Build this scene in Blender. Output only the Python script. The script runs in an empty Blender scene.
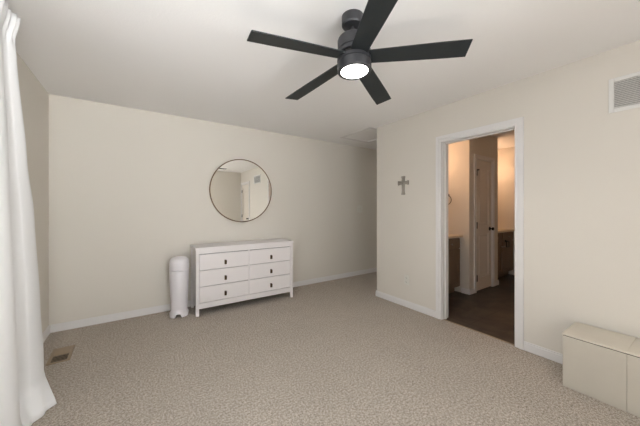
import bpy, bmesh, math, random
from mathutils import Vector, Matrix
random.seed(4)
scene = bpy.context.scene
C = scene.collection
PI = math.pi

# ------------------------------------------------------------------ camera
cam_d = bpy.data.cameras.new('camera')
cam = bpy.data.objects.new('camera', cam_d); C.objects.link(cam)
cam.location = (0, 0, 1.276)
cam.rotation_euler = (PI/2, 0, -math.radians(34.31))
cam_d.sensor_width = 36; cam_d.lens = 270.4/640*36
cam_d.shift_y = -5.1/640
cam_d.clip_start = 0.02
scene.camera = cam

# ------------------------------------------------------------------ world, lights, exposure
world = bpy.data.worlds.new('world'); scene.world = world; world.use_nodes = True
bg = world.node_tree.nodes['Background']
bg.inputs['Color'].default_value = (0.90, 0.95, 1.0, 1); bg.inputs['Strength'].default_value = 3.3

def area(name, loc, rot, sx, sy, power, col):
    d = bpy.data.lights.new(name, 'AREA'); d.shape = 'RECTANGLE'; d.size = sx; d.size_y = sy
    d.energy = power; d.color = col
    o = bpy.data.objects.new(name, d); C.objects.link(o); o.location = loc; o.rotation_euler = rot
    return o
# left window daylight (faces +X), fill light at the added rear window (faces +Y)
area('daylight_left_window', (-0.93, 0.75, 1.45), (0, -PI/2, 0), 1.5, 1.9, 8, (0.86, 0.94, 1.0))
rear = area('rear_fill_light', (0.55, -1.50, 1.30), (math.radians(106), 0, math.radians(7)), 1.7, 1.2, 33, (0.96, 0.985, 1.0))
rear.data.spread = math.radians(84)
area('hallway_fill_light', (4.8, 3.3, 2.36), (0, 0, 0), .25, .25, 3.2, (1.0, 0.95, 0.88))  # unseen source added to brighten the hallway
sun_d = bpy.data.lights.new('sun', 'SUN'); sun_d.energy = 55; sun_d.angle = math.radians(1.5); sun_d.color = (0.97, 0.98, 1.0)
sun = bpy.data.objects.new('sun', sun_d); C.objects.link(sun); sun.rotation_euler = (math.radians(32), 0, math.radians(-4))
scene.view_settings.view_transform = 'Standard'
scene.view_settings.look = 'None'
scene.view_settings.gamma = 1
scene.view_settings.use_curve_mapping = False
scene.view_settings.exposure = 0.0

# ------------------------------------------------------------------ materials
def srgb(r, g, b):
    f = lambda c: (c/255/12.92 if c <= 10 else ((c/255+0.055)/1.055)**2.4)
    return (f(r), f(g), f(b), 1)

def mat(name, col, rough=0.6, metal=0.0, noise=None, bump=None, emit=None, spec=0.5):
    """noise = (scale, second colour), bump = (scale, distance)"""
    m = bpy.data.materials.new(name); m.use_nodes = True
    nt = m.node_tree; N = nt.nodes; L = nt.links
    b = N['Principled BSDF']
    b.inputs['Base Color'].default_value = col
    b.inputs['Roughness'].default_value = rough
    b.inputs['Metallic'].default_value = metal
    b.inputs['Specular IOR Level'].default_value = spec
    tc = N.new('ShaderNodeTexCoord')
    if noise:
        n = N.new('ShaderNodeTexNoise'); n.inputs['Scale'].default_value = noise[0]; n.inputs['Detail'].default_value = 4
        L.new(tc.outputs['Object'], n.inputs['Vector'])
        mx = N.new('ShaderNodeMix'); mx.data_type = 'RGBA'
        mx.inputs[6].default_value = col; mx.inputs[7].default_value = noise[1]
        L.new(n.outputs['Fac'], mx.inputs[0]); L.new(mx.outputs[2], b.inputs['Base Color'])
    if bump:
        n = N.new('ShaderNodeTexNoise'); n.inputs['Scale'].default_value = bump[0]; n.inputs['Detail'].default_value = 3
        L.new(tc.outputs['Object'], n.inputs['Vector'])
        bp = N.new('ShaderNodeBump'); bp.inputs['Distance'].default_value = bump[1]; bp.inputs['Strength'].default_value = 0.6
        L.new(n.outputs['Fac'], bp.inputs['Height']); L.new(bp.outputs['Normal'], b.inputs['Normal'])
    if emit:
        b.inputs['Emission Color'].default_value = emit[0]; b.inputs['Emission Strength'].default_value = emit[1]
    return m

M = {}
M['wall'] = mat('wall_paint', srgb(220, 214, 204), 0.75, bump=(140, 0.0008), noise=(0.6, srgb(218, 212, 202)))
M['ceiling'] = mat('ceiling_paint', srgb(242, 240, 238), 0.9, bump=(90, 0.0015))
M['trim'] = mat('trim_paint', srgb(226, 223, 221), 0.4, bump=(30, 0.0004))
M['door'] = mat('door_paint', srgb(226, 218, 208), 0.45, bump=(30, 0.0004))
M['curtain'] = mat('curtain_cloth', srgb(238, 238, 238), 0.9, bump=(260, 0.0008), spec=0.2)
M['fan_metal'] = mat('fan_housing', srgb(72, 72, 74), 0.38, 0.55, noise=(12, srgb(66, 66, 69)))
M['fan_blade'] = mat('fan_blade', srgb(27, 32, 34), 0.5, noise=(9, srgb(38, 42, 43)), bump=(60, 0.0006))
M['lamp'] = mat('lamp_diffuser', srgb(250, 250, 250), 0.4, emit=((1.0, 0.97, 0.93, 1), 8.0))
M['dresser'] = mat('dresser_paint', srgb(229, 224, 223), 0.42, bump=(50, 0.0004))
M['bronze'] = mat('dark_bronze', srgb(70, 56, 42), 0.35, 0.8, noise=(60, srgb(90, 72, 50)))
M['brass'] = mat('brushed_brass', srgb(128, 106, 84), 0.35, 0.8, noise=(40, srgb(108, 88, 68)))
M['black'] = mat('black_metal', srgb(28, 25, 23), 0.4, 0.6, noise=(50, srgb(36, 32, 30)))
M['pail'] = mat('pail_plastic', srgb(231, 227, 230), 0.28, bump=(8, 0.0003))
M['gap_shade'] = mat('dresser_gap_shade', srgb(150, 145, 146), 0.5, noise=(20, srgb(140, 136, 137)))  # shade between the dresser drawers, put into a grey
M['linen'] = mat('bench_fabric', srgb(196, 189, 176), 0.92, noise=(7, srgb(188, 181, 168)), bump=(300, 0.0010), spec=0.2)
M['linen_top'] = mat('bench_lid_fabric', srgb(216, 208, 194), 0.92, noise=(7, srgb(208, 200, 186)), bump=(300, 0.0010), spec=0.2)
M['register'] = mat('register_metal', srgb(160, 142, 118), 0.5, 0.1, noise=(30, srgb(148, 130, 108)))
M['dark_opening'] = mat('opening_shade', srgb(36, 28, 20), 0.9, noise=(30, srgb(30, 24, 18)))  # near black standing in for shade in the register and under the bench lid
M['grille'] = mat('grille_paint', srgb(222, 220, 216), 0.5, bump=(30, 0.0003))
M['grille_shade'] = mat('grille_back_shade', srgb(172, 169, 166), 0.9, noise=(10, srgb(162, 160, 156)))  # grey that puts the shade behind the louvres into the colour
M['plate'] = mat('switch_plastic', srgb(224, 221, 212), 0.35, noise=(20, srgb(220, 217, 208)))
M['plate_dark'] = mat('switch_slot', srgb(110, 106, 98), 0.5, noise=(20, srgb(100, 96, 90)))
M['pewter'] = mat('pewter', srgb(172, 165, 154), 0.5, 0.15, noise=(60, srgb(140, 133, 123)), bump=(120, 0.002))
M['vanity'] = mat('vanity_wood', srgb(128, 108, 88), 0.5, noise=(5, srgb(112, 94, 76)), bump=(70, 0.0006))
M['counter'] = mat('counter_stone', srgb(222, 206, 182), 0.3, noise=(30, srgb(206, 190, 166)))
M['mirror'] = mat('mirror_glass', (0.93, 0.94, 0.92, 1), 0.015, 1.0)
M['shade'] = mat('lamp_shade', srgb(255, 240, 220), 0.5, emit=((1.0, 0.62, 0.36, 1), 7.0))
M['chrome'] = mat('brushed_nickel', srgb(170, 166, 160), 0.3, 0.9, noise=(50, srgb(150, 146, 140)))

# glass for the windows
g = bpy.data.materials.new('window_glass'); g.use_nodes = True
nt = g.node_tree; nt.nodes.clear()
out = nt.nodes.new('ShaderNodeOutputMaterial'); mx = nt.nodes.new('ShaderNodeMixShader')
tr = nt.nodes.new('ShaderNodeBsdfTransparent'); gl = nt.nodes.new('ShaderNodeBsdfGlossy'); gl.inputs['Roughness'].default_value = 0.02
mx.inputs[0].default_value = 0.06
nt.links.new(tr.outputs[0], mx.inputs[1]); nt.links.new(gl.outputs[0], mx.inputs[2]); nt.links.new(mx.outputs[0], out.inputs[0])
M['glass'] = g

def carpet_mat():
    m = bpy.data.materials.new('carpet'); m.use_nodes = True
    nt = m.node_tree; N = nt.nodes; L = nt.links
    b = N['Principled BSDF']; b.inputs['Roughness'].default_value = 1.0; b.inputs['Specular IOR Level'].default_value = 0.05
    tc = N.new('ShaderNodeTexCoord')
    def noise(s, d=2):
        n = N.new('ShaderNodeTexNoise'); n.inputs['Scale'].default_value = s; n.inputs['Detail'].default_value = d
        n.inputs['Roughness'].default_value = 0.95
        L.new(tc.outputs['Object'], n.inputs['Vector']); return n
    fine = noise(75, 8); big = noise(2.2, 3); mid = noise(30, 4)
    cr = N.new('ShaderNodeValToRGB'); e = cr.color_ramp.elements
    e[0].position = 0.40; e[0].color = srgb(106, 97, 88)
    e[1].position = 0.60; e[1].color = srgb(226, 217, 207)
    x = e.new(0.5); x.color = srgb(177, 167, 155)
    L.new(fine.outputs['Fac'], cr.inputs[0])
    def mult(inp, n, lo, hi):
        mr = N.new('ShaderNodeMapRange'); mr.inputs[1].default_value = 0.3; mr.inputs[2].default_value = 0.7
        mr.inputs[3].default_value = lo; mr.inputs[4].default_value = hi
        L.new(n.outputs['Fac'], mr.inputs[0])
        k = N.new('ShaderNodeVectorMath'); k.operation = 'SCALE'
        L.new(inp, k.inputs[0]); L.new(mr.outputs[0], k.inputs['Scale']); return k.outputs[0]
    c = mult(cr.outputs[0], big, 0.95, 1.04); c = mult(c, mid, 0.94, 1.05)
    L.new(c, b.inputs['Base Color'])
    bp = N.new('ShaderNodeBump'); bp.inputs['Distance'].default_value = 0.0035; bp.inputs['Strength'].default_value = 0.6
    L.new(fine.outputs['Fac'], bp.inputs['Height']); L.new(bp.outputs['Normal'], b.inputs['Normal'])
    return m
M['carpet'] = carpet_mat()

def tile_mat():
    m = bpy.data.materials.new('dark_tile'); m.use_nodes = True
    nt = m.node_tree; N = nt.nodes; L = nt.links
    b = N['Principled BSDF']; b.inputs['Roughness'].default_value = 0.45
    tc = N.new('ShaderNodeTexCoord')
    n = N.new('ShaderNodeTexNoise'); n.inputs['Scale'].default_value = 3.2; n.inputs['Detail'].default_value = 6; n.inputs['Distortion'].default_value = 1.2
    L.new(tc.outputs['Object'], n.inputs['Vector'])
    cr = N.new('ShaderNodeValToRGB'); e = cr.color_ramp.elements
    e[0].position = 0.35; e[0].color = srgb(42, 36, 32); e[1].position = 0.75; e[1].color = srgb(84, 73, 63)
    L.new(n.outputs['Fac'], cr.inputs[0])
    br = N.new('ShaderNodeTexBrick'); br.offset = 0.5
    br.inputs['Scale'].default_value = 1.0; br.inputs['Brick Width'].default_value = 0.61; br.inputs['Row Height'].default_value = 0.305
    br.inputs['Mortar Size'].default_value = 0.004
    br.inputs['Mortar'].default_value = srgb(44, 38, 34)
    L.new(tc.outputs['Object'], br.inputs['Vector'])
    L.new(cr.outputs[0], br.inputs['Color1']); L.new(cr.outputs[0], br.inputs['Color2'])
    L.new(br.outputs['Color'], b.inputs['Base Color'])
    return m
M['tile'] = tile_mat()

# ------------------------------------------------------------------ mesh helpers
def box(bm, a, b, bevel=0.0, seg=2, mtx=None):
    r = bmesh.ops.create_cube(bm, size=1)
    vs = r['verts']
    a = Vector(a); b = Vector(b); c = (a+b)/2; s = b-a
    for v in vs:
        v.co = Vector((c.x+v.co.x*s.x, c.y+v.co.y*s.y, c.z+v.co.z*s.z))
    if bevel:
        es = list({e for v in vs for e in v.link_edges})
        rr = bmesh.ops.bevel(bm, geom=es, offset=bevel, segments=seg, profile=0.5, affect='EDGES')
        vs = list({v for f in rr['faces'] for v in f.verts} | {v for v in vs if v.is_valid})
    if mtx is not None:
        bmesh.ops.transform(bm, matrix=mtx, verts=[v for v in vs if v.is_valid])
    return vs

def lathe(bm, prof, seg=48, center=(0, 0, 0), mtx=None, sx=1, sy=1):
    """prof = [(r, z)], r == 0 closes the end"""
    rings = []; vs = []
    for r, z in prof:
        if r < 1e-6:
            v = bm.verts.new((center[0], center[1], center[2]+z)); rings.append([v]); vs.append(v)
        else:
            ring = [bm.verts.new((center[0]+r*sx*math.cos(2*PI*i/seg), center[1]+r*sy*math.sin(2*PI*i/seg), center[2]+z)) for i in range(seg)]
            rings.append(ring); vs += ring
    for A, B in zip(rings, rings[1:]):
        for i in range(seg):
            j = (i+1) % seg
            if len(A) == 1 and len(B) == 1: continue
            if len(A) == 1: bm.faces.new((A[0], B[j], B[i]))
            elif len(B) == 1: bm.faces.new((A[i], A[j], B[0]))
            else: bm.faces.new((A[i], A[j], B[j], B[i]))
    if mtx is not None: bmesh.ops.transform(bm, matrix=mtx, verts=vs)
    return vs

def prism(bm, pts, depth, mtx=None):
    """pts in XY, extruded from z=0 to depth"""
    lo = [bm.verts.new((x, y, 0)) for x, y in pts]; hi = [bm.verts.new((x, y, depth)) for x, y in pts]
    bm.faces.new(lo[::-1]); bm.faces.new(hi)
    n = len(pts)
    for i in range(n):
        j = (i+1) % n
        bm.faces.new((lo[i], lo[j], hi[j], hi[i]))
    if mtx is not None: bmesh.ops.transform(bm, matrix=mtx, verts=lo+hi)
    return lo+hi

def ring_tube(bm, R, r, seg=64, tseg=10, mtx=None):
    g = []
    for i in range(seg):
        a = 2*PI*i/seg
        g.append([bm.verts.new(((R+r*math.cos(2*PI*k/tseg))*math.cos(a), (R+r*math.cos(2*PI*k/tseg))*math.sin(a), r*math.sin(2*PI*k/tseg))) for k in range(tseg)])
    for i in range(seg):
        for k in range(tseg):
            bm.faces.new((g[i][k], g[(i+1) % seg][k], g[(i+1) % seg][(k+1) % tseg], g[i][(k+1) % tseg]))
    vs = [v for x in g for v in x]
    if mtx is not None: bmesh.ops.transform(bm, matrix=mtx, verts=vs)
    return vs

def obj(name, bm, m, parent=None, smooth=False):
    bmesh.ops.recalc_face_normals(bm, faces=bm.faces[:])
    me = bpy.data.meshes.new(name); bm.to_mesh(me); bm.free()
    me.materials.append(M[m] if isinstance(m, str) else m)
    if smooth:
        for p in me.polygons: p.use_smooth = True
        try: me.set_sharp_from_angle(angle=math.radians(smooth if smooth > 1 else 40))
        except Exception: pass
    o = bpy.data.objects.new(name, me); C.objects.link(o)
    if parent: o.parent = parent
    return o

def new(): return bmesh.new()

def thing(name, label, cat, loc=(0, 0, 0), rot=(0, 0, 0), group=None):
    o = bpy.data.objects.new(name, None); C.objects.link(o); o.empty_display_size = 0.1
    o.location = loc; o.rotation_euler = rot; o['label'] = label; o['category'] = cat
    if group: o['group'] = group
    return o

def struct(name, bm, m, label=None, cat=None, smooth=False):
    o = obj(name, bm, m, None, smooth); o['kind'] = 'structure'
    if label: o['label'] = label
    if cat: o['category'] = cat
    return o

# ------------------------------------------------------------------ dimensions
XL, XR, YN, YS, H = -0.732, 2.890, 3.842, -1.25, 2.44
YC = 2.773                    # outside corner of the right wall, hallway begins
DY0, DY1, DH = 1.050, 1.757, 2.036    # bathroom doorway
T = 0.12
OY0, OY1 = DY0-.016, DY1+.016
XH = 5.4                     # end of hallway
# bathroom
BX0, BX1, BYN, BYS = XR+T, 5.95, 2.663, 0.40
PX, PY, PX2 = 4.06, 2.05, 4.98   # closet block inside the bathroom

# ------------------------------------------------------------------ structure
bm = new(); box(bm, (XL-.2, YS-.2, -.1), (XR+0.02, YN+.1, 0)); box(bm, (XR+0.02, YC-.05, -.1), (XH+.1, YN+.1, 0))
struct('floor', bm, 'carpet', 'beige speckled cut pile carpet over the whole bedroom and hallway', 'floor')
bm = new(); box(bm, (XR+0.02, BYS-.1, -.1), (BX1+.1, YC-.05, -0.004))
struct('floor_bathroom', bm, 'tile', 'dark brown tile floor beyond the doorway', 'floor')
hx0, hx1, hy0, hy1 = 2.785, 3.42, 2.80, 3.50      # attic hatch opening in the hallway ceiling
bm = new()
for a, b_ in (((XL-.2, YS-.2), (BX1+.2, hy0+.03)), ((XL-.2, hy1-.03), (BX1+.2, YN+.2)), ((XL-.2, hy0+.03), (hx0+.03, hy1-.03)), ((hx1-.03, hy0+.03), (BX1+.2, hy1-.03))):
    box(bm, (a[0], a[1], H), (b_[0], b_[1], H+.1))
struct('ceiling', bm, 'ceiling', 'smooth pale ceiling above the room', 'ceiling')
bm = new(); box(bm, (XL-.1, YN, 0), (XH+.1, YN+.1, H))
struct('wall_north', bm, 'wall', 'long cream wall behind the white dresser and round mirror', 'wall')
# left wall with window opening
WY0, WY1, WZ0, WZ1 = -0.15, 1.70, 0.72, 2.15
bm = new()
box(bm, (XL-T, YS-T, 0), (XL, WY0, H)); box(bm, (XL-T, WY1, 0), (XL, YN, H))
box(bm, (XL-T, WY0, 0), (XL, WY1, WZ0)); box(bm, (XL-T, WY0, WZ1), (XL, WY1, H))
struct('wall_left', bm, 'wall', 'cream wall at the far left beside the white curtain', 'wall')
# south wall with opening for the added window
SX0, SX1 = -0.50, 1.22
bm = new()
box(bm, (XL, YS-T, 0), (SX0, YS, H)); box(bm, (SX1, YS-T, 0), (XR+T, YS, H))
box(bm, (SX0, YS-T, 0), (SX1, YS, WZ0)); box(bm, (SX0, YS-T, WZ1), (SX1, YS, H))
struct('wall_south', bm, 'wall', 'cream wall seen only in the round mirror', 'wall')
# right wall with bathroom doorway and closet doorway near the south corner
CY0, CY1 = -1.165, -0.475
bm = new()
for y0, y1, z0 in ((YS, CY0, 0), (CY0, CY1, DH), (CY1, OY0, 0), (OY0, OY1, DH), (OY1, YC, 0)):
    box(bm, (XR, y0, z0), (XR+T, y1, H))
struct('wall_right', bm, 'wall', 'cream wall on the right with the bathroom doorway', 'wall')
bm = new(); box(bm, (XR+T, BYN, 0), (BX1+.1, YC, H))
struct('wall_hallway', bm, 'wall', 'wall between the hallway and the bathroom', 'wall')
bm = new(); box(bm, (XH, YC, 0), (XH+.1, YN, H))
struct('wall_hallway_end', bm, 'wall', 'wall closing the far end of the hallway', 'wall')
# bathroom walls
bm = new()
d0, d1 = 4.238, 4.782       # closet door opening inside the bathroom
box(bm, (PX, PY, 0), (d0, PY+.1, H)); box(bm, (d1, PY, 0), (PX2, PY+.1, H)); box(bm, (d0, PY, DH-.005), (d1, PY+.1, H))
box(bm, (PX, PY+.1, 0), (PX+.1, BYN, H)); box(bm, (PX2-.1, PY+.1, 0), (PX2, BYN, H))
struct('wall_closet', bm, 'wall', 'wall block around the narrow closet door inside the bathroom', 'wall')
bm = new(); box(bm, (BX1, BYS-.1, 0), (BX1+.1, BYN, H))
struct('wall_east', bm, 'wall', 'warmly lit bathroom wall above the far vanity', 'wall')
bm = new(); box(bm, (BX0, BYS-.1, 0), (BX1, BYS, H))
struct('wall_bathroom_south', bm, 'wall', 'bathroom wall hidden behind the bedroom wall', 'wall')
# closet back so no light leaks through the closed door
bm = new(); box(bm, (XR+T+.5, YS, 0), (XR+T+.6, CY1+.2, H)); box(bm, (XR+T, CY1+.1, 0), (XR+T+.5, CY1+.2, H)); box(bm, (XR+T, YS-T, 0), (XR+T+.6, YS, H))
struct('wall_closet_back', bm, 'wall', 'walls of the small closet behind the closed door', 'wall')

# baseboards: profile swept as box + thin top bead
def board(name, runs):
    """runs: (x0,y0,x1,y1, nx,ny) along a wall; n points into the room"""
    bm = new()
    for x0, y0, x1, y1, nx, ny in runs:
        for t, z0, z1 in ((0.014, 0.0, 0.066), (0.009, 0.066, 0.080)):
            ax, bx_ = sorted((x0, x1)); ay, by = sorted((y0, y1))
            if nx: ax, bx_ = sorted((x0, x0+nx*t))
            if ny: ay, by = sorted((y0, y0+ny*t))
            box(bm, (ax, ay, z0), (bx_, by, z1), 0.002, 1)
    return struct(name, bm, 'trim')
e = 0.0005
board('baseboard_north', [(XL+.015, YN-e, XH, YN-e, 0, -1)])
board('baseboard_left', [(XL+e, YS, XL+e, YN, 1, 0)])
board('baseboard_south', [(XL+.015, YS+e, XR, YS+e, 0, 1)])
board('baseboard_right', [(XR-e, CY1+.066, XR-e, DY0-.0765, -1, 0), (XR-e, DY1+.0665, XR-e, YC+.014, -1, 0), (XR, YC+e, XH, YC+e, 0, 1)])
board('baseboard_bathroom', [(PX-e, 2.165, PX-e, PY-.014, -1, 0), (PX, PY-e, d0-.055, PY-e, 0, -1), (d1+.055, PY-e, PX2+.014, PY-e, 0, -1),
                             (PX2+e, PY, PX2+e, 2.165, 1, 0), (BX1-e, BYS, BX1-e, 2.165, -1, 0)])

# door casing: stepped boards on the face of a wall; axis 'Y' = wall plane X const, 'X' = wall plane Y const
def casing(name, axis, plane, n, a0, a1, top, w=0.07, reveal=0.006, depth=T, mname='trim'):
    bm = new()
    def b(u0, u1, z0, z1, t0, t1):
        p0, p1 = sorted((plane+n*t0, plane+n*t1))
        if axis == 'Y': box(bm, (p0, u0, z0), (p1, u1, z1), 0.0025, 2)
        else: box(bm, (u0, p0, z0), (u1, p1, z1), 0.0025, 2)
    L0, L1 = a0+.010, a1-.010      # casing covers most of the jamb edge
    reveal = -.010
    for (k0, k1, t) in ((0, w*0.55, 0.012), (w*0.45, w, 0.019), (0, 0.012, 0.015)):
        b(L0-k1, L0-k0, 0, top+reveal+k1, 0.0005, t)
        b(L1+k0, L1+k1, 0, top+reveal+k1, 0.0005, t)
        b(L0-k0-1e-4, L1+k0+1e-4, top+reveal+k0, top+reveal+k1, 0.0005, t)
    # jamb lining
    b(a0-0.0005, a0+0.016, 0, top, 0.001, -depth-0.001)
    b(a1-0.016, a1+0.0005, 0, top, 0.001, -depth-0.001)
    b(a0, a1, top-0.016, top+0.0005, 0.001, -depth-0.001)
    # stop strips
    b(a0+0.016, a0+0.027, 0, top-.016, -depth*0.35, -depth*0.6)
    b(a1-0.027, a1-0.016, 0, top-.016, -depth*0.35, -depth*0.6)
    b(a0+.016, a1-.016, top-0.027, top-0.016, -depth*0.35, -depth*0.6)
    return struct(name, bm, mname)
casing('trim_1', 'Y', XR, -1, OY0, OY1, DH, w=0.069)
casing('trim_2', 'X', PY, -1, d0, d1, DH-.005, w=0.062, depth=0.1)
casing('trim_3', 'Y', XR, -1, CY0, CY1, DH, w=0.07)

# threshold strip where carpet meets tile
bm = new(); box(bm, (XR+.012, DY0+.002, -0.003), (XR+.032, DY1-.002, 0.004), 0.001, 1)
struct('trim_4', bm, 'register')

# two panel doors (leaf in local XZ, hinge edge at x=0, thickness in y)
def door(name, w, h, loc, rotz, hinge_side_front=True, knob=True, label='', knob_col='black', stop=False):
    bm = new(); t = 0.035
    st = 0.095 if w < 0.6 else 0.11
    if w > 0.65: st = 0.115
    rails = [(0, 0.20), (0.86, 1.0), (h-0.12, h)]
    for x0, x1 in ((0, st), (w-st, w)): box(bm, (x0, 0, 0), (x1, t, h), 0.002, 1)
    for z0, z1 in rails: box(bm, (st-.001, 0.0003, z0), (w-st+.001, t-.0003, z1), 0.001, 1)
    for z0, z1 in ((0.20, 0.86), (1.0, h-0.12)):
        box(bm, (st-.002, 0.015, z0-.002), (w-st+.002, t-0.015, z1+.002))
        for s in (0.006, t-0.014):      # sticking frame and raised field
            box(bm, (st+.03, s, z0+.03), (w-st-.03, s+.008, z1-.03), 0.0038, 1)
    d = struct(name, bm, 'door', label, 'door'); d.location = loc; d.rotation_euler = (0, 0, rotz)
    for z in (0.20, h/2, h-0.20):
        hb = new()
        y = -0.006 if hinge_side_front else t+.006
        lathe(hb, [(0, -.045), (.007, -.045), (.007, .045), (0, .045)], 12, (-0.003, y, z))
        box(hb, (0.0, -.003, z-.045), (.030, .001, z+.045)) if hinge_side_front else box(hb, (0.0, t-.001, z-.045), (.022, t+.0015, z+.045))
        if stop:
            lathe(hb, [(0, -.048), (.009, -.048), (.009, .048), (0, .048)], 12, (0.0, -.019, z))
            box(hb, (-.006, -.019, z-.045), (.010, .001, z+.045))
            if z > h/2+.1:
                box(hb, (0, -.026, z+.040), (.060, -.016, z+.050), .002, 1); box(hb, (.052, -.026, z+.034), (.064, .0, z+.056), .002, 1)
        obj('hinge', hb, 'black', d, 40)
    if knob:
        for s, y in ((-1, 0), (1, t)):
            kb = new()
            mt = Matrix.Translation((w-.06, y, 0.93)) @ Matrix.Rotation(PI/2*(1 if s < 0 else -1), 4, 'X')
            lathe(kb, [(0, 0), (.031, 0), (.031, .006), (.012, .010), (.010, .030), (.020, .036), (.026, .048), (.022, .060), (0, .064)], 24, (0, 0, 0), mt)
            obj('door_knob', kb, knob_col, d, 50)
    return d
# bathroom door swung fully into the bathroom against the inner side of the wall opening
door('door_1', 0.70, 2.0, (XR+T+.006, DY0+.006, 0.012), math.radians(0), True, True, 'bathroom door standing open behind the right jamb')
door('door_2', d1-d0-.038, 2.0, (d0+.019, PY+.004, 0.012), 0, True, True, 'narrow two panel closet door with black hinges inside the bathroom', stop=True)
door('door_3', CY1-CY0-.038, 2.003, (XR+.04, CY0+.019, 0.012), PI/2, False, True, 'closed closet door seen in the mirror')

# windows outside the view; the rear one is added for fill light
def window(name, axis, plane, a0, a1, z0, z1, label):
    bm = new()
    def b(u0, u1, zz0, zz1, p0, p1, bv=0.003):
        p0, p1 = sorted((p0, p1))
        if axis == 'Y': box(bm, (p0, u0, zz0), (p1, u1, zz1), bv, 1)
        else: box(bm, (u0, p0, zz0), (u1, p1, zz1), bv, 1)
    o0, o1 = plane-T+.02, plane-.03
    w = .045
    b(a0, a0+w, z0, z1, o0, o1); b(a1-w, a1, z0, z1, o0, o1); b(a0+w, a1-w, z0, z0+w, o0, o1); b(a0+w, a1-w, z1-w, z1, o0, o1)
    b((a0+a1)/2-.025, (a0+a1)/2+.025, z0+w, z1-w, o0, o1)
    b(a0+w, a1-w, (z0+z1)/2-.02, (z0+z1)/2+.02, o0+.01, o1-.01)
    fr = struct(name, bm, 'trim', label, 'window')
    bm = new(); m_ = (o0+o1)/2
    b(a0+w-.005, a1-w+.005, z0+w-.005, z1-w+.005, m_-.002, m_+.002, 0)
    obj('window_glass', bm, 'glass', fr)
    bm = new(); p_ = plane+.0005
    for u0, u1, zz0, zz1 in ((a0-.065, a0, z0-.03, z1+.065), (a1, a1+.065, z0-.03, z1+.065), (a0, a1, z1, z1+.065)):
        b(u0, u1, zz0, zz1, p_, p_+.015)
    b(a0-.08, a1+.08, z0-.03, z0-.002, plane+.0005, plane+.04)
    obj('window_casing', bm, 'trim', fr)
window('window_1', 'Y', XL, WY0, WY1, WZ0, WZ1, 'white framed window in the left wall behind the curtain')
window('fill_window', 'X', YS, SX0, SX1, WZ0, WZ1, 'added unseen window behind the viewer that brings in fill daylight')

# attic hatch in the hallway ceiling
bm = new()
zt = H-.010
for a, b_ in (((hx0, hy0, zt), (hx0+.045, hy1, H-.0005)), ((hx1-.045, hy0, zt), (hx1, hy1, H-.0005)), ((hx0+.045, hy0, zt), (hx1-.045, hy0+.045, H-.0005)), ((hx0+.045, hy1-.045, zt), (hx1-.045, hy1, H-.0005))):
    box(bm, a, b_, 0.003, 1)
tr5 = struct('trim_5', bm, 'trim', 'thin white frame of the attic hatch in the hallway ceiling', 'trim')
bm = new(); box(bm, (hx0+.031, hy0+.031, H+.006), (hx1-.031, hy1-.031, H+.019)); obj('hatch_panel', bm, 'ceiling', tr5)

# ------------------------------------------------------------------ dresser
def dresser():
    x0, x1, y0, y1, ht = 0.585, 1.862, 3.416, 3.800, 0.806
    t = thing('dresser', 'white six drawer dresser with dark metal pulls under the round mirror', 'dresser', ((x0+x1)/2, (y0+y1)/2, 0), (0, 0, math.radians(-.6)))
    w, d = (x1-x0)/2, (y1-y0)/2
    bm = new(); box(bm, (-w-.006, -d-.006, ht-.028), (w+.006, d, ht), .003); obj('top', bm, 'dresser', t)
    lw = .036
    for sx in (-1, 1):
        for sy in (-1, 1):
            bm = new()
            xa, xb = sorted((sx*w, sx*(w-lw))); ya, yb = sorted((sy*(d-.001), sy*(d-lw)))
            box(bm, (xa, ya, 0), (xb, yb, ht-.0285), .003); obj('leg', bm, 'dresser', t)
    for sx in (-1, 1):
        bm = new(); xa, xb = sorted((sx*(w-.012), sx*(w-.028)))
        box(bm, (xa, -d+lw, .10), (xb, d-lw, ht-.0285), .001, 1); obj('side_panel', bm, 'dresser', t)
    bm = new()
    f = -d+.004
    box(bm, (-w+lw, f, ht-.075), (w-lw, f+.03, ht-.0285), .002, 1)
    box(bm, (-w+lw, f, .083), (w-lw, f+.03, .148), .002, 1)
    box(bm, (-.008, f+.004, .148), (.008, f+.03, ht-.075), .001, 1)
    obj('front_frame', bm, 'dresser', t)
    bm = new(); box(bm, (-w+lw, -d+.03, .10), (w-lw, -d+.034, ht-.03)); obj('gap_shade_board', bm, 'gap_shade', t)  # grey board paints the shade seen in the drawer gaps
    bm = new(); box(bm, (-w+lw, d-.02, .10), (w-lw, d-.01, ht-.03)); obj('back_panel', bm, 'dresser', t)
    zs = [.151, .3415, .534, .7255]
    for c in (0, 1):
        xa, xb = (-w+lw+.003, -.0045) if c == 0 else (.0045, w-lw-.003)
        for r in range(3):
            bm = new(); box(bm, (xa, f-.001, zs[r]+.0025), (xb, f+.02, zs[r+1]-.0035), .0025)
            dr = obj('drawer', bm, 'dresser', t)
            bm = new(); xm = (xa+xb)/2; zm = (zs[r]+zs[r+1])/2-.022
            box(bm, (xm-.012, f-.0045, zm-.028), (xm+.012, f-.001, zm+.028), .0015)
            prism(bm, [(-.011, -.024), (.011, -.024), (.013, .020), (.006, .026), (-.006, .026), (-.013, .020)], .008,
                  Matrix.Translation((xm, f-.016, zm)) @ Matrix.Rotation(PI/2, 4, 'X') )
            box(bm, (xm-.006, f-.018, zm+.006), (xm+.006, f-.004, zm+.018))
            h = obj('drawer_pull', bm, 'bronze', dr, 40); h['label'] = 'dark bronze drawer pull'
    return t
dresser()

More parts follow.
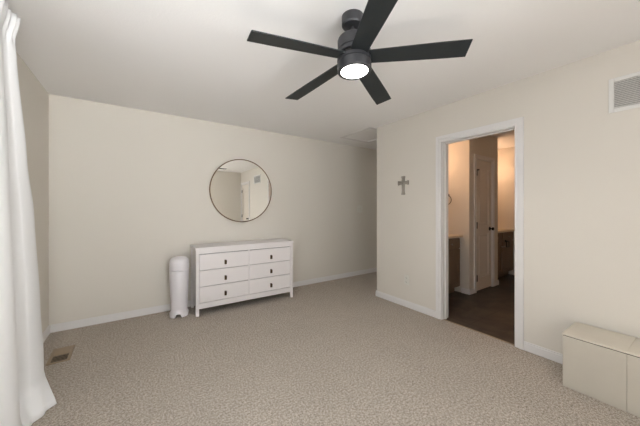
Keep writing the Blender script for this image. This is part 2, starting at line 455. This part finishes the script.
# ------------------------------------------------------------------ round mirror
def mirror():
    R = 0.443
    t = thing('round_mirror', 'large round wall mirror with a thin brass rim above the dresser', 'mirror', (1.264, YN-.020, 1.522))
    t.rotation_euler = (0, 0, math.radians(MIRROR_YAW))
    mt = Matrix.Rotation(PI/2, 4, 'X')
    bm = new(); lathe(bm, [(0, 0), (R-.002, 0), (R-.002, .012), (0, .012)], 96, (0, 0, -.006), mt); g_ = obj('mirror_glass', bm, 'mirror', t, 30)
    bm = new()
    prof = [(R-.006, -.012), (R+.006, -.012), (R+.006, .011), (R-.006, .011)]
    rings = [[bm.verts.new((r*math.cos(2*PI*i/96), r*math.sin(2*PI*i/96), z)) for i in range(96)] for r, z in prof]
    for k in range(4):
        A, B = rings[k], rings[(k+1) % 4]
        for i in range(96): bm.faces.new((A[i], A[(i+1) % 96], B[(i+1) % 96], B[i]))
    bmesh.ops.transform(bm, matrix=mt, verts=bm.verts[:])
    obj('rim', bm, 'brass', t, 30)
MIRROR_YAW = 0.0
mirror()

# ------------------------------------------------------------------ diaper pail
def pail():
    t = thing('diaper_pail', 'slim white plastic diaper pail standing left of the dresser', 'pail', (.431, 3.61, 0))
    t.rotation_euler = (0, 0, math.radians(-12))
    bm = new()
    lathe(bm, [(0, .05), (.083, .05), (.086, .08), (.094, .25), (.101, .42), (.104, .535), (.100, .540), (0, .540)], 40); obj('body', bm, 'pail', t, 50)
    bm = new()
    lathe(bm, [(0, .543), (.103, .543), (.1055, .550), (.1045, .62), (.098, .66), (.080, .685), (.04, .696), (0, .698)], 40); obj('lid', bm, 'pail', t, 60)
    # flared base with four feet and arches between
    bm = new()
    n = 64
    rows = [[], [], [], []]
    for i in range(n):
        a = 2*PI*i/n
        arch = max(0, math.cos(4*(a-PI/4+PI/4)))    # arches at front, back, left, right
        zb = 0.040*min(1, arch*1.6)
        for k, (r, z) in enumerate(((.104, zb), (.100, max(zb+.004, .03)), (.090, .066), (.0865, .085))):
            rows[k].append(bm.verts.new((r*math.cos(a), r*math.sin(a), z)))
    inner = [bm.verts.new((.075*math.cos(2*PI*i/n), .075*math.sin(2*PI*i/n), rows[0][i].co.z+.001)) for i in range(n)]
    top = [bm.verts.new((.075*math.cos(2*PI*i/n), .075*math.sin(2*PI*i/n), .085)) for i in range(n)]
    L_ = [inner]+rows+[top, inner]
    for A, B in zip(L_, L_[1:]):
        for i in range(n): bm.faces.new((A[i], A[(i+1) % n], B[(i+1) % n], B[i]))
    obj('base', bm, 'pail', t, 50)
    # handle lip on the front (towards the viewer)
    bm = new()
    for i in range(9):
        a = -PI/2+math.radians(-22+44*i/8)
    pts = [(.103*math.cos(-PI/2+math.radians(q)), .103*math.sin(-PI/2+math.radians(q))) for q in range(-24, 25, 6)]
    pts += [(.117*math.cos(-PI/2+math.radians(q)), .119*math.sin(-PI/2+math.radians(q))) for q in range(24, -25, -6)]
    prism(bm, pts, .018, Matrix.Translation((0, 0, .520)))
    obj('latch', bm, 'pail', t, 40)
pail()

# ------------------------------------------------------------------ floor register
def register():
    t = thing('floor_register', 'small tan metal vent register set in the carpet near the left wall', 'floor vent', (-.530, 3.200, 0.0))
    t.rotation_euler = (0, 0, math.radians(1.5))
    w, l = .073, .15
    bm = new()
    for a, b_ in (((-w, -l, .0), (-w+.022, l, .009)), ((w-.022, -l, 0), (w, l, .009)), ((-w+.022, -l, 0), (w-.022, -l+.022, .009)), ((-w+.022, l-.022, 0), (w-.022, l, .009)),
                  ((-w+.022, -.006, 0), (w-.022, .006, .0085))):
        box(bm, a, b_, .002, 1)
    obj('frame', bm, 'register', t)
    bm = new(); box(bm, (-w+.021, -l+.02, .0005), (w-.021, l-.02, .002)); obj('duct_shade', bm, 'dark_opening', t)  # flat dark sheet, shade below the louvres put into its colour
    # closed damper louvres in the far half, open thin louvres in the near half
    for i in range(9):
        y = .012+i*.0135
        bm = new(); box(bm, (-w+.022, y, .004), (w-.022, y+.0125, .0075), .001, 1); obj('louvre', bm, 'register', t)
    for i in range(4):
        y = -.104+i*.026
        bm = new(); box(bm, (-w+.022, y, .003), (w-.022, y+.0016, .0062)); obj('louvre', bm, 'register', t)
register()

# ------------------------------------------------------------------ folding fabric bench by the right wall
def bench():
    x0, x1, y0, y1, h = 2.530, 2.874, .0, .622, .377
    t = thing('storage_bench', 'cream fabric covered storage bench with a lid against the right wall', 'bench', ((x0+x1)/2, (y0+y1)/2, 0))
    w, d = (x1-x0)/2, (y1-y0)/2
    seam = .314-(y0+y1)/2
    def wrinkle(bm, amp):
        for v in bm.verts:
            x, y, z = v.co
            wv = math.sin(y*31+z*40)*math.sin(y*17-z*23+1.3)+.6*math.sin(y*70+z*55+x*20)
            k = max(0, (z-.18)/.2)
            v.co.x += amp*wv*(.35+k)*(1 if x < 0 else .0)
            v.co.y += amp*.6*wv*(.35+k)*(1 if y > 0 else 0)*(1 if abs(y) > d-.02 else 0)
    bm = new()
    for ya, yb in ((-d, seam-.0006), (seam+.0006, d)):
        vs = box(bm, (-w, ya, .0), (w, yb, h-.0155), .004, 3)
    box(bm, (-w+.004, seam-.01, .003), (w-.01, seam+.01, h-.016))
    bmesh.ops.subdivide_edges(bm, edges=[e_ for e_ in bm.edges if e_.calc_length() > .05], cuts=11, use_grid_fill=True)
    wrinkle(bm, .0032)
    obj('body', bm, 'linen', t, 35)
    bm = new()
    for ya, yb in ((-d-.004, seam-.001), (seam+.001, d+.004)):
        box(bm, (-w+.001, ya, h-.0105), (w-.002, yb, h), .0022, 2)
    box(bm, (-w, seam-.006, h-.009), (w-.006, seam+.006, h-.002))
    bmesh.ops.subdivide_edges(bm, edges=[e_ for e_ in bm.edges if e_.calc_length() > .1], cuts=9, use_grid_fill=True)
    for v in bm.verts:
        x, y, z = v.co
        if z > h-.01 and abs(x) < w-.02: v.co.z += .0012*math.sin(y*14+x*9)*math.sin(x*17+.4)
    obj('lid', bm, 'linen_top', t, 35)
    bm = new(); box(bm, (-w+.007, -d+.004, h-.016), (w-.006, d-.003, h-.0105)); obj('lid_gap_shade', bm, 'dark_opening', t)  # dark slab paints the shade line under the lid
bench()

# ------------------------------------------------------------------ return air grille on right wall
def grille():
    y0, y1, z0, z1 = -.058, .448, 1.973, 2.222
    t = thing('return_air_grille', 'white louvred air return grille high on the right wall', 'air vent', (XR, (y0+y1)/2, (z0+z1)/2))
    w, h = (y1-y0)/2, (z1-z0)/2
    f = .028
    bm = new()
    for a, b_ in (((-.010, -w, -h), (-.0005, -w+f, h)), ((-.010, w-f, -h), (-.0005, w, h)), ((-.010, -w+f, -h), (-.0005, w-f, -h+f)), ((-.010, -w+f, h-f), (-.0005, w-f, h))):
        box(bm, a, b_, .003, 2)
    obj('frame', bm, 'grille', t)
    bm = new(); box(bm, (-.0018, -w+f, -h+f), (-.0006, w-f, h-f)); obj('duct_shade', bm, 'grille_shade', t)  # flat grey sheet painted as the shade between louvres
    n = 15
    for i in range(n):
        z = -h+f+(2*(h-f))*(i+.5)/n
        bm = new(); box(bm, (-.0065, -w+f+.0005, -.0012), (.0065, w-f-.0005, .0012), 0, 1, Matrix.Translation((-.0075, 0, z)) @ Matrix.Rotation(math.radians(-38), 4, 'Y'))
        obj('louvre', bm, 'grille', t)
grille()

# ------------------------------------------------------------------ wall cross
def cross():
    t = thing('wall_cross', 'small ornate pewter cross hanging on the wall left of the doorway', 'cross', (XR-.001, 2.301, 1.602))
    # local: u = along -Y in world (picture right), z up
    def arm(L, w0, w1, w2):   # from centre outwards: narrow neck then flared end
        return [(0, w0), (L*.45, w0), (L*.72, w1), (L*.90, w2), (L, w2*.72)]
    mt = Matrix.Rotation(-PI/2, 4, 'Z') @ Matrix.Rotation(PI/2, 4, 'X')
    out = []
    arms = [(0, .085), (PI/2, .088), (PI, .085), (3*PI/2, .156)]
    for a, L in arms:
        pr = arm(L, .022, .024, .031)
        if L > .1: pr = [(0, .022), (.105, .021), (.130, .024), (.146, .030), (.156, .022)]
        up = pr[1:]
        seq = [(r, -w) for r, w in up] + [(r, w) for r, w in up[::-1]]
        # inner corner starts at distance of arm half-width
        for r, w in [(.024, -.022)] + seq:
            out.append((r*math.cos(a)-w*math.sin(a), r*math.sin(a)+w*math.cos(a)))
    bm = new(); prism(bm, out, .009, mt)
    obj('plate', bm, 'pewter', t, 30)
    bm = new(); ring_tube(bm, .019, .004, 28, 8, mt @ Matrix.Translation((0, 0, .010))); obj('ring', bm, 'pewter', t, 50)
    for a, L in arms:
        for q in (.45, .62, .8):
            bm = new(); lathe(bm, [(0, 0), (.008, 0), (.006, .004), (0, .006)], 12, (0, 0, 0), mt @ Matrix.Translation((q*L*math.cos(a), q*L*math.sin(a), .0085))); obj('stud', bm, 'pewter', t, 50)
        bm = new(); prism(bm, [(-.02, -.004), (.02, -.004), (.02, .004), (-.02, .004)], .004, mt @ Matrix.Rotation(a, 4, 'Z') @ Matrix.Translation((L*.93, 0, .0085)) @ Matrix.Rotation(PI/2, 4, 'Z')); obj('end_bar', bm, 'pewter', t)
cross()

# ------------------------------------------------------------------ outlet and light switch
def outlet():
    t = thing('wall_outlet', 'white electrical outlet low on the wall left of the doorway', 'outlet', (XR, 2.250, .350))
    bm = new(); box(bm, (-.006, -.040, -.062), (-.0005, .040, .062), .003); obj('cover_plate', bm, 'plate', t)
    for z in (-.026, .026):
        bm = new(); box(bm, (-.009, -.018, z-.016), (-.0055, .018, z+.016), .003)
        s = obj('socket', bm, 'plate', t)
        bm = new()
        for y in (-.007, .007): box(bm, (-.0095, y-.0014, z-.005), (-.0088, y+.0014, z+.007))
        lathe(bm, [(0, 0), (.003, 0), (.003, .0007), (0, .0007)], 10, (0, 0, 0), Matrix.Translation((-.0088, 0, z-.010)) @ Matrix.Rotation(-PI/2, 4, 'Y'))
        obj('slots', bm, 'plate_dark', s)
outlet()
def switch():
    t = thing('light_switch', 'white double light switch plate on the hallway wall right of the mirror', 'light switch', (3.537, YN, 1.255))
    bm = new(); box(bm, (-.070, -.006, -.066), (.070, -.0005, .066), .003); obj('cover_plate', bm, 'plate', t)
    for x in (-.024, .024):
        bm = new(); box(bm, (x-.016, -.009, -.033), (x+.016, -.0055, .033), .002, 2)
        box(bm, (x-.013, -.012, .002), (x+.013, -.008, .030), .002, 1)
        obj('rocker', bm, 'plate', t)
switch()

# ------------------------------------------------------------------ ceiling fan
def fan():
    zb = 2.185
    fx, fy = 1.099, 1.232
    t = thing('ceiling_fan', 'black five blade ceiling fan with a round lit lamp underneath', 'ceiling fan', (fx, fy, H))
    # orthonormal tilt about the blade centre
    nrm = Vector((-.001, .050, 1)).normalized()
    q = Vector((0, 0, 1)).rotation_difference(nrm).to_matrix().to_4x4()
    TM = Matrix.Translation((0, 0, zb-H)) @ q      # local origin at the blade plane centre
    BL = TM.copy()
    TM = Matrix.Translation((-.0066, .0045, 0)) @ TM
    top = TM @ Vector((0, 0, .235))
    bm = new(); lathe(bm, [(0, 0), (.066, 0), (.066, -.052), (.060, -.060), (.030, -.068), (0, -.068)], 48, (top.x, top.y, -.0005)); obj('canopy', bm, 'fan_metal', t, 35)
    bm = new(); lathe(bm, [(0, .09), (.0125, .09), (.0125, .205), (0, .205)], 24, (0, 0, 0), TM)
    lathe(bm, [(.0125, .117), (.022, .119), (.022, .140), (.0125, .143)], 24, (0, 0, 0), TM)
    obj('downrod', bm, 'fan_metal', t, 35)
    bm = new(); lathe(bm, [(0, .120), (.078, .120), (.091, .114), (.096, .102), (.096, .046), (.092, .043), (.092, .038), (.101, .035), (.101, .013), (0, .013)], 56, (0, 0, 0), TM)
    obj('motor_housing', bm, 'fan_metal', t, 35)
    bm = new(); lathe(bm, [(0, .0125), (.090, .0125), (.090, -.010), (0, -.010)], 56, (0, 0, 0), TM); obj('blade_hub', bm, 'black', t, 35)
    bm = new(); lathe(bm, [(0, -.0105), (.102, -.0105), (.102, -.029), (.097, -.0295), (.097, -.034), (.102, -.0345), (.102, -.083), (.098, -.088), (.083, -.088), (.083, -.081), (0, -.081)], 56, (0, 0, 0), TM); obj('lamp_housing', bm, 'fan_metal', t, 35)
    bm = new(); lathe(bm, [(0, -.0815), (.082, -.0815), (.082, -.086), (.07, -.090), (.03, -.093), (0, -.094)], 56, (0, 0, 0), TM); l_ = obj('lamp_diffuser', bm, 'lamp', t, 60)
    l_['label'] = 'glowing white round lamp'
    sd = bpy.data.lights.new('fan_lamp_light', 'SPOT'); sd.energy = 22; sd.color = (1.0, 0.97, 0.93); sd.spot_size = math.radians(168); sd.spot_blend = 0.6; sd.shadow_soft_size = .03
    so = bpy.data.objects.new('fan_lamp_light', sd); C.objects.link(so); so.parent = t; so.location = TM @ Vector((0, 0, -.130))
    for k in range(5):
        a = 1.729+k*2*PI/5
        r0, r1, r2 = .085, .638, .634
        bm = new(); th = .006
        w0, w1 = .050, .0605
        pts = [(r0, -w0)] + [(r0+(r2-r0)*s, -(w0+(w1-w0)*min(1, s*1.4))) for s in (.25, .5, .75)] + [(r2, -w1), (r1-.004, w1)] + [(r0+(r1-r0)*s, w0+(w1-w0)*min(1, s*1.4)) for s in (.75, .5, .25)] + [(r0, w0)]
        mt = BL @ Matrix.Rotation(a, 4, 'Z') @ Matrix.Rotation(.054, 4, 'Y') @ Matrix.Rotation(-.191, 4, 'X') @ Matrix.Translation((0, 0, -th/2))
        prism(bm, pts, th, mt)
        bd = obj('blade', bm, 'fan_blade', t)
fan()

# added unseen flush fixture for the hallway fill light, round the corner
t_ = thing('hallway_fill_lamp', 'added unseen flush lamp that brightens the hallway', 'ceiling lamp', (4.8, 3.3, H))
bm = new(); lathe(bm, [(0, -.0005), (.15, -.0005), (.15, -.03), (.14, -.035), (0, -.035)], 40); obj('base', bm, 'trim', t_, 40)
bm = new(); lathe(bm, [(0, -.0355), (.135, -.0355), (.13, -.05), (.08, -.065), (0, -.07)], 40); obj('lamp_diffuser', bm, 'plate', t_, 50)

# ------------------------------------------------------------------ curtain by the left window
def curtain():
    def lerp(tab, z):
        for (z0, v0), (z1, v1) in zip(tab, tab[1:]):
            if z <= z1 or (z1, v1) == tab[-1]:
                k = min(1, max(0, (z-z0)/(z1-z0))); k = k*k*(3-2*k)*.5+k*.5
                return v0+(v1-v0)*k
    edge = [(0, 2.60), (.05, 2.66), (.3, 2.69), (.6, 2.66), (1.24, 2.56), (1.57, 2.44), (2.15, 2.29), (2.24, 2.265), (2.38, 2.295)]
    valley = [(0, 2.34), (.6, 2.35), (1.5, 2.29), (2.24, 2.19), (2.38, 2.20)]
    xc = [(0, -.560), (.6, -.575), (1.24, -.583), (1.57, -.587), (2.2, -.588), (2.38, -.578)]
    amp = [(0, .040), (.6, .032), (1.6, .026), (2.18, .018), (2.24, .012), (2.38, .010)]
    y_near = [(0, 1.20), (2.38, 1.55)]
    bm = new(); nu, nv = 260, 70; 
    grid = []
    for j in range(nv+1):
        z = 2.38*j/nv; row = []
        for i in range(nu+1):
            s = i/nu
            vy = lerp(valley, z)
            if s < .7:
                y = lerp(y_near, z)+(vy-lerp(y_near, z))*s/.7; ph = PI*(1-5*(1-s/.7)); 
            else:
                y = vy+(lerp(edge, z)-vy)*(s-.7)/.3; ph = PI+1.2*PI*((s-.7)/.3)
            f = -math.cos(ph-PI); f = math.copysign(abs(f)**.8, f)
            x = lerp(xc, z)+lerp(amp, z)*f+.004*math.sin(23*s+2.1*z)*(1-z/3)
            zz = z+.004
            # header ruffle
            if z > 2.2:
                x += .013*math.sin(2*PI*s/.105)*min(1, (z-2.2)/.12)
                zz += .012*math.sin(2*PI*s/.105)*(z-2.2)/.18
            zz = z
            if z < .13:      # the last hand's breadth of cloth lies pushed into the room on the carpet
                k = (1-z/.13); k = k*k*(3-2*k)
                if s > .7:
                    q = (s-.7)/.3
                    hx = -.515+(.085)*q**1.3+.008*math.sin(14*q); hy = 2.20+.215*q
                    x = x+(hx-x)*k; y = y+(hy-y)*k
                    zz = .004+z*(1-.25*k)
                else:
                    x += .045*k*(.6+.4*math.sin(6*s+2.2))
            row.append(bm.verts.new((x, y, zz)))
        grid.append(row)
    for j in range(nv):
        for i in range(nu):
            bm.faces.new((grid[j][i], grid[j][i+1], grid[j+1][i+1], grid[j+1][i]))
    t = thing('curtain', 'white floor length curtain hanging at the left edge of the picture', 'curtain', (-.58, 1.95, 0))
    for v in bm.verts: v.co.x += .58; v.co.y -= 1.95
    o = obj('cloth', bm, 'curtain', t, 80)
    sm = o.modifiers.new('thickness', 'SOLIDIFY'); sm.thickness = .003; sm.offset = 0
    # rod just under the header
    r = thing('curtain_rod', 'dark curtain rod above the left window', 'curtain rod', (-.655, 0.75, 2.30))
    bm = new(); lathe(bm, [(0, -1.05), (.009, -1.05), (.009, 1.44), (0, 1.44)], 16, (0, 0, 0), Matrix.Rotation(-PI/2, 4, 'X')); obj('pole', bm, 'black', r, 40)
    for y in (-.98, 1.08):
        bm = new(); box(bm, (-.0765, y-.006, -.006), (0, y+.006, .006), .001, 1); box(bm, (-.0765, y-.015, -.035), (-.072, y+.015, .035), .001, 1); obj('bracket', bm, 'black', r)
curtain()

# ------------------------------------------------------------------ bathroom: vanities, worktops, lamps, towel ring
def vanity(x0, x1, y0, y1, label, group=None, cols=2):
    t = thing('vanity_cabinet', label, 'cabinet', ((x0+x1)/2, (y0+y1)/2, 0))
    w, d, h = (x1-x0)/2, (y1-y0)/2, .835
    bm = new()
    box(bm, (-w, -d+.02, .09), (w, d, h), .001, 1); box(bm, (-w+.02, -d+.08, -.003), (w-.02, d, .09))
    obj('body', bm, 'vanity', t)
    cw = 2*w/cols
    for c in range(cols):
        xa, xb = -w+c*cw+.012, -w+(c+1)*cw-.012
        bm = new(); box(bm, (xa, -d, h-.16), (xb, -d+.019, h-.015), .002); dr = obj('drawer', bm, 'vanity', t)
        bm = new(); lathe(bm, [(0, 0), (.008, 0), (.006, .012), (.013, .018), (.013, .024), (0, .027)], 16, (0, 0, 0), Matrix.Translation(((xa+xb)/2, -d, h-.088)) @ Matrix.Rotation(PI/2, 4, 'X')); obj('knob', bm, 'chrome', dr, 40)
        bm = new(); f = .055; z0, z1 = .105, h-.175
        for a, b_ in (((xa, z0), (xa+f, z1)), ((xb-f, z0), (xb, z1)), ((xa+f, z0), (xb-f, z0+f)), ((xa+f, z1-f), (xb-f, z1))):
            box(bm, (a[0], -d, a[1]), (b_[0], -d+.019, b_[1]), .0015, 1)
        box(bm, (xa+f-.002, -d+.009, z0+f-.002), (xb-f+.002, -d+.018, z1-f+.002))
        dd = obj('door', bm, 'vanity', t)
        kx = xb-.03 if c % 2 == 0 else xa+.03
        bm = new(); lathe(bm, [(0, 0), (.008, 0), (.006, .012), (.013, .018), (.013, .024), (0, .027)], 16, (0, 0, 0), Matrix.Translation((kx, -d, z1-.08)) @ Matrix.Rotation(PI/2, 4, 'X')); obj('knob', bm, 'chrome', dd, 40)
    return t
vanity(BX0+.004, PX-.018, 2.172, BYN-.001, 'brown wooden vanity cabinet just inside the doorway on the left', cols=2)
vanity(PX2+.004, BX1-.002, 2.172, BYN-.001, 'brown wooden vanity cabinet beyond the closet door', cols=2)
def worktop(x0, x1, label):
    t = thing('vanity_worktop', label, 'countertop', ((x0+x1)/2, 2.4, .835))
    bm = new(); box(bm, (-(x1-x0)/2, 2.145-2.4, .0), ((x1-x0)/2, BYN-2.401, .032), .004); obj('slab', bm, 'counter', t)
    bm = new(); box(bm, (-(x1-x0)/2, BYN-2.4-.020, .032), ((x1-x0)/2, BYN-2.401, .132), .003); obj('backsplash', bm, 'counter', t)
worktop(BX0+.003, PX-.001, 'cream stone worktop on the vanity left of the closet door')
worktop(PX2+.001, BX1-.001, 'cream stone worktop on the vanity right of the closet door')

def towel_ring(loc, rot, label, R=.075, square=False):
    t = thing('towel_ring', label, 'towel ring', loc, rot)
    # wall plane is local XZ, sticks out along -Y
    bm = new(); lathe(bm, [(0, 0), (.024, 0), (.024, .008), (.008, .012), (.008, .045), (0, .045)], 20, (0, 0, 0), Matrix.Rotation(PI/2, 4, 'X')); obj('mount', bm, 'black', t, 40)
    bm = new()
    if not square: ring_tube(bm, R, .005, 40, 8, Matrix.Translation((0, -.038, -R)) @ Matrix.Rotation(PI/2, 4, 'X'))
    else:
        for a, b_ in (((-R, -.044, -2*R), (-R+.012, -.032, 0)), ((R-.012, -.044, -2*R), (R, -.032, 0)), ((-R, -.044, -.012), (R, -.032, 0)), ((-R, -.044, -2*R), (R, -.032, -2*R+.012))):
            box(bm, a, b_, .002, 1)
    obj('ring', bm, 'black', t, 40)
towel_ring((PX-.001, 2.378, 1.475), (0, 0, -PI/2), 'black towel ring on the bathroom wall above the near worktop')
towel_ring((5.58, 2.170, .672), (0, 0, 0), 'dark square towel ring hanging on the front of the far vanity', R=.055, square=True)

def vanity_lamp(x, label, power, n=3):
    t = thing('vanity_light', label, 'wall lamp', (x, BYN, 2.02))
    bm = new(); box(bm, (-.28, -.025, -.04), (.28, -.0005, .04), .004); obj('back_plate', bm, 'black', t)
    for i in range(n):
        xx = -.2+.2*i
        bm = new(); lathe(bm, [(0, 0), (.006, 0), (.006, .07), (0, .07)], 12, (0, 0, 0), Matrix.Translation((xx, -.02, 0)) @ Matrix.Rotation(PI/2, 4, 'X')); obj('arm', bm, 'black', t, 40)
        bm = new(); lathe(bm, [(0, .05), (.03, .05), (.045, .03), (.055, -.08), (.05, -.085), (0, -.085)], 24, (xx, -.09, 0)); obj('lamp_shade', bm, 'shade', t, 50)
        d = bpy.data.lights.new('vanity_bulb', 'POINT'); d.energy = power; d.color = (1.0, .63, .40); d.shadow_soft_size = .06
        b = bpy.data.objects.new('vanity_bulb', d); C.objects.link(b); b.parent = t; b.location = (xx, -.20, -.02)
vanity_lamp(3.54, 'three shade wall lamp above the near vanity', 1.75)
vanity_lamp(5.44, 'three shade wall lamp above the far vanity', 2.0)
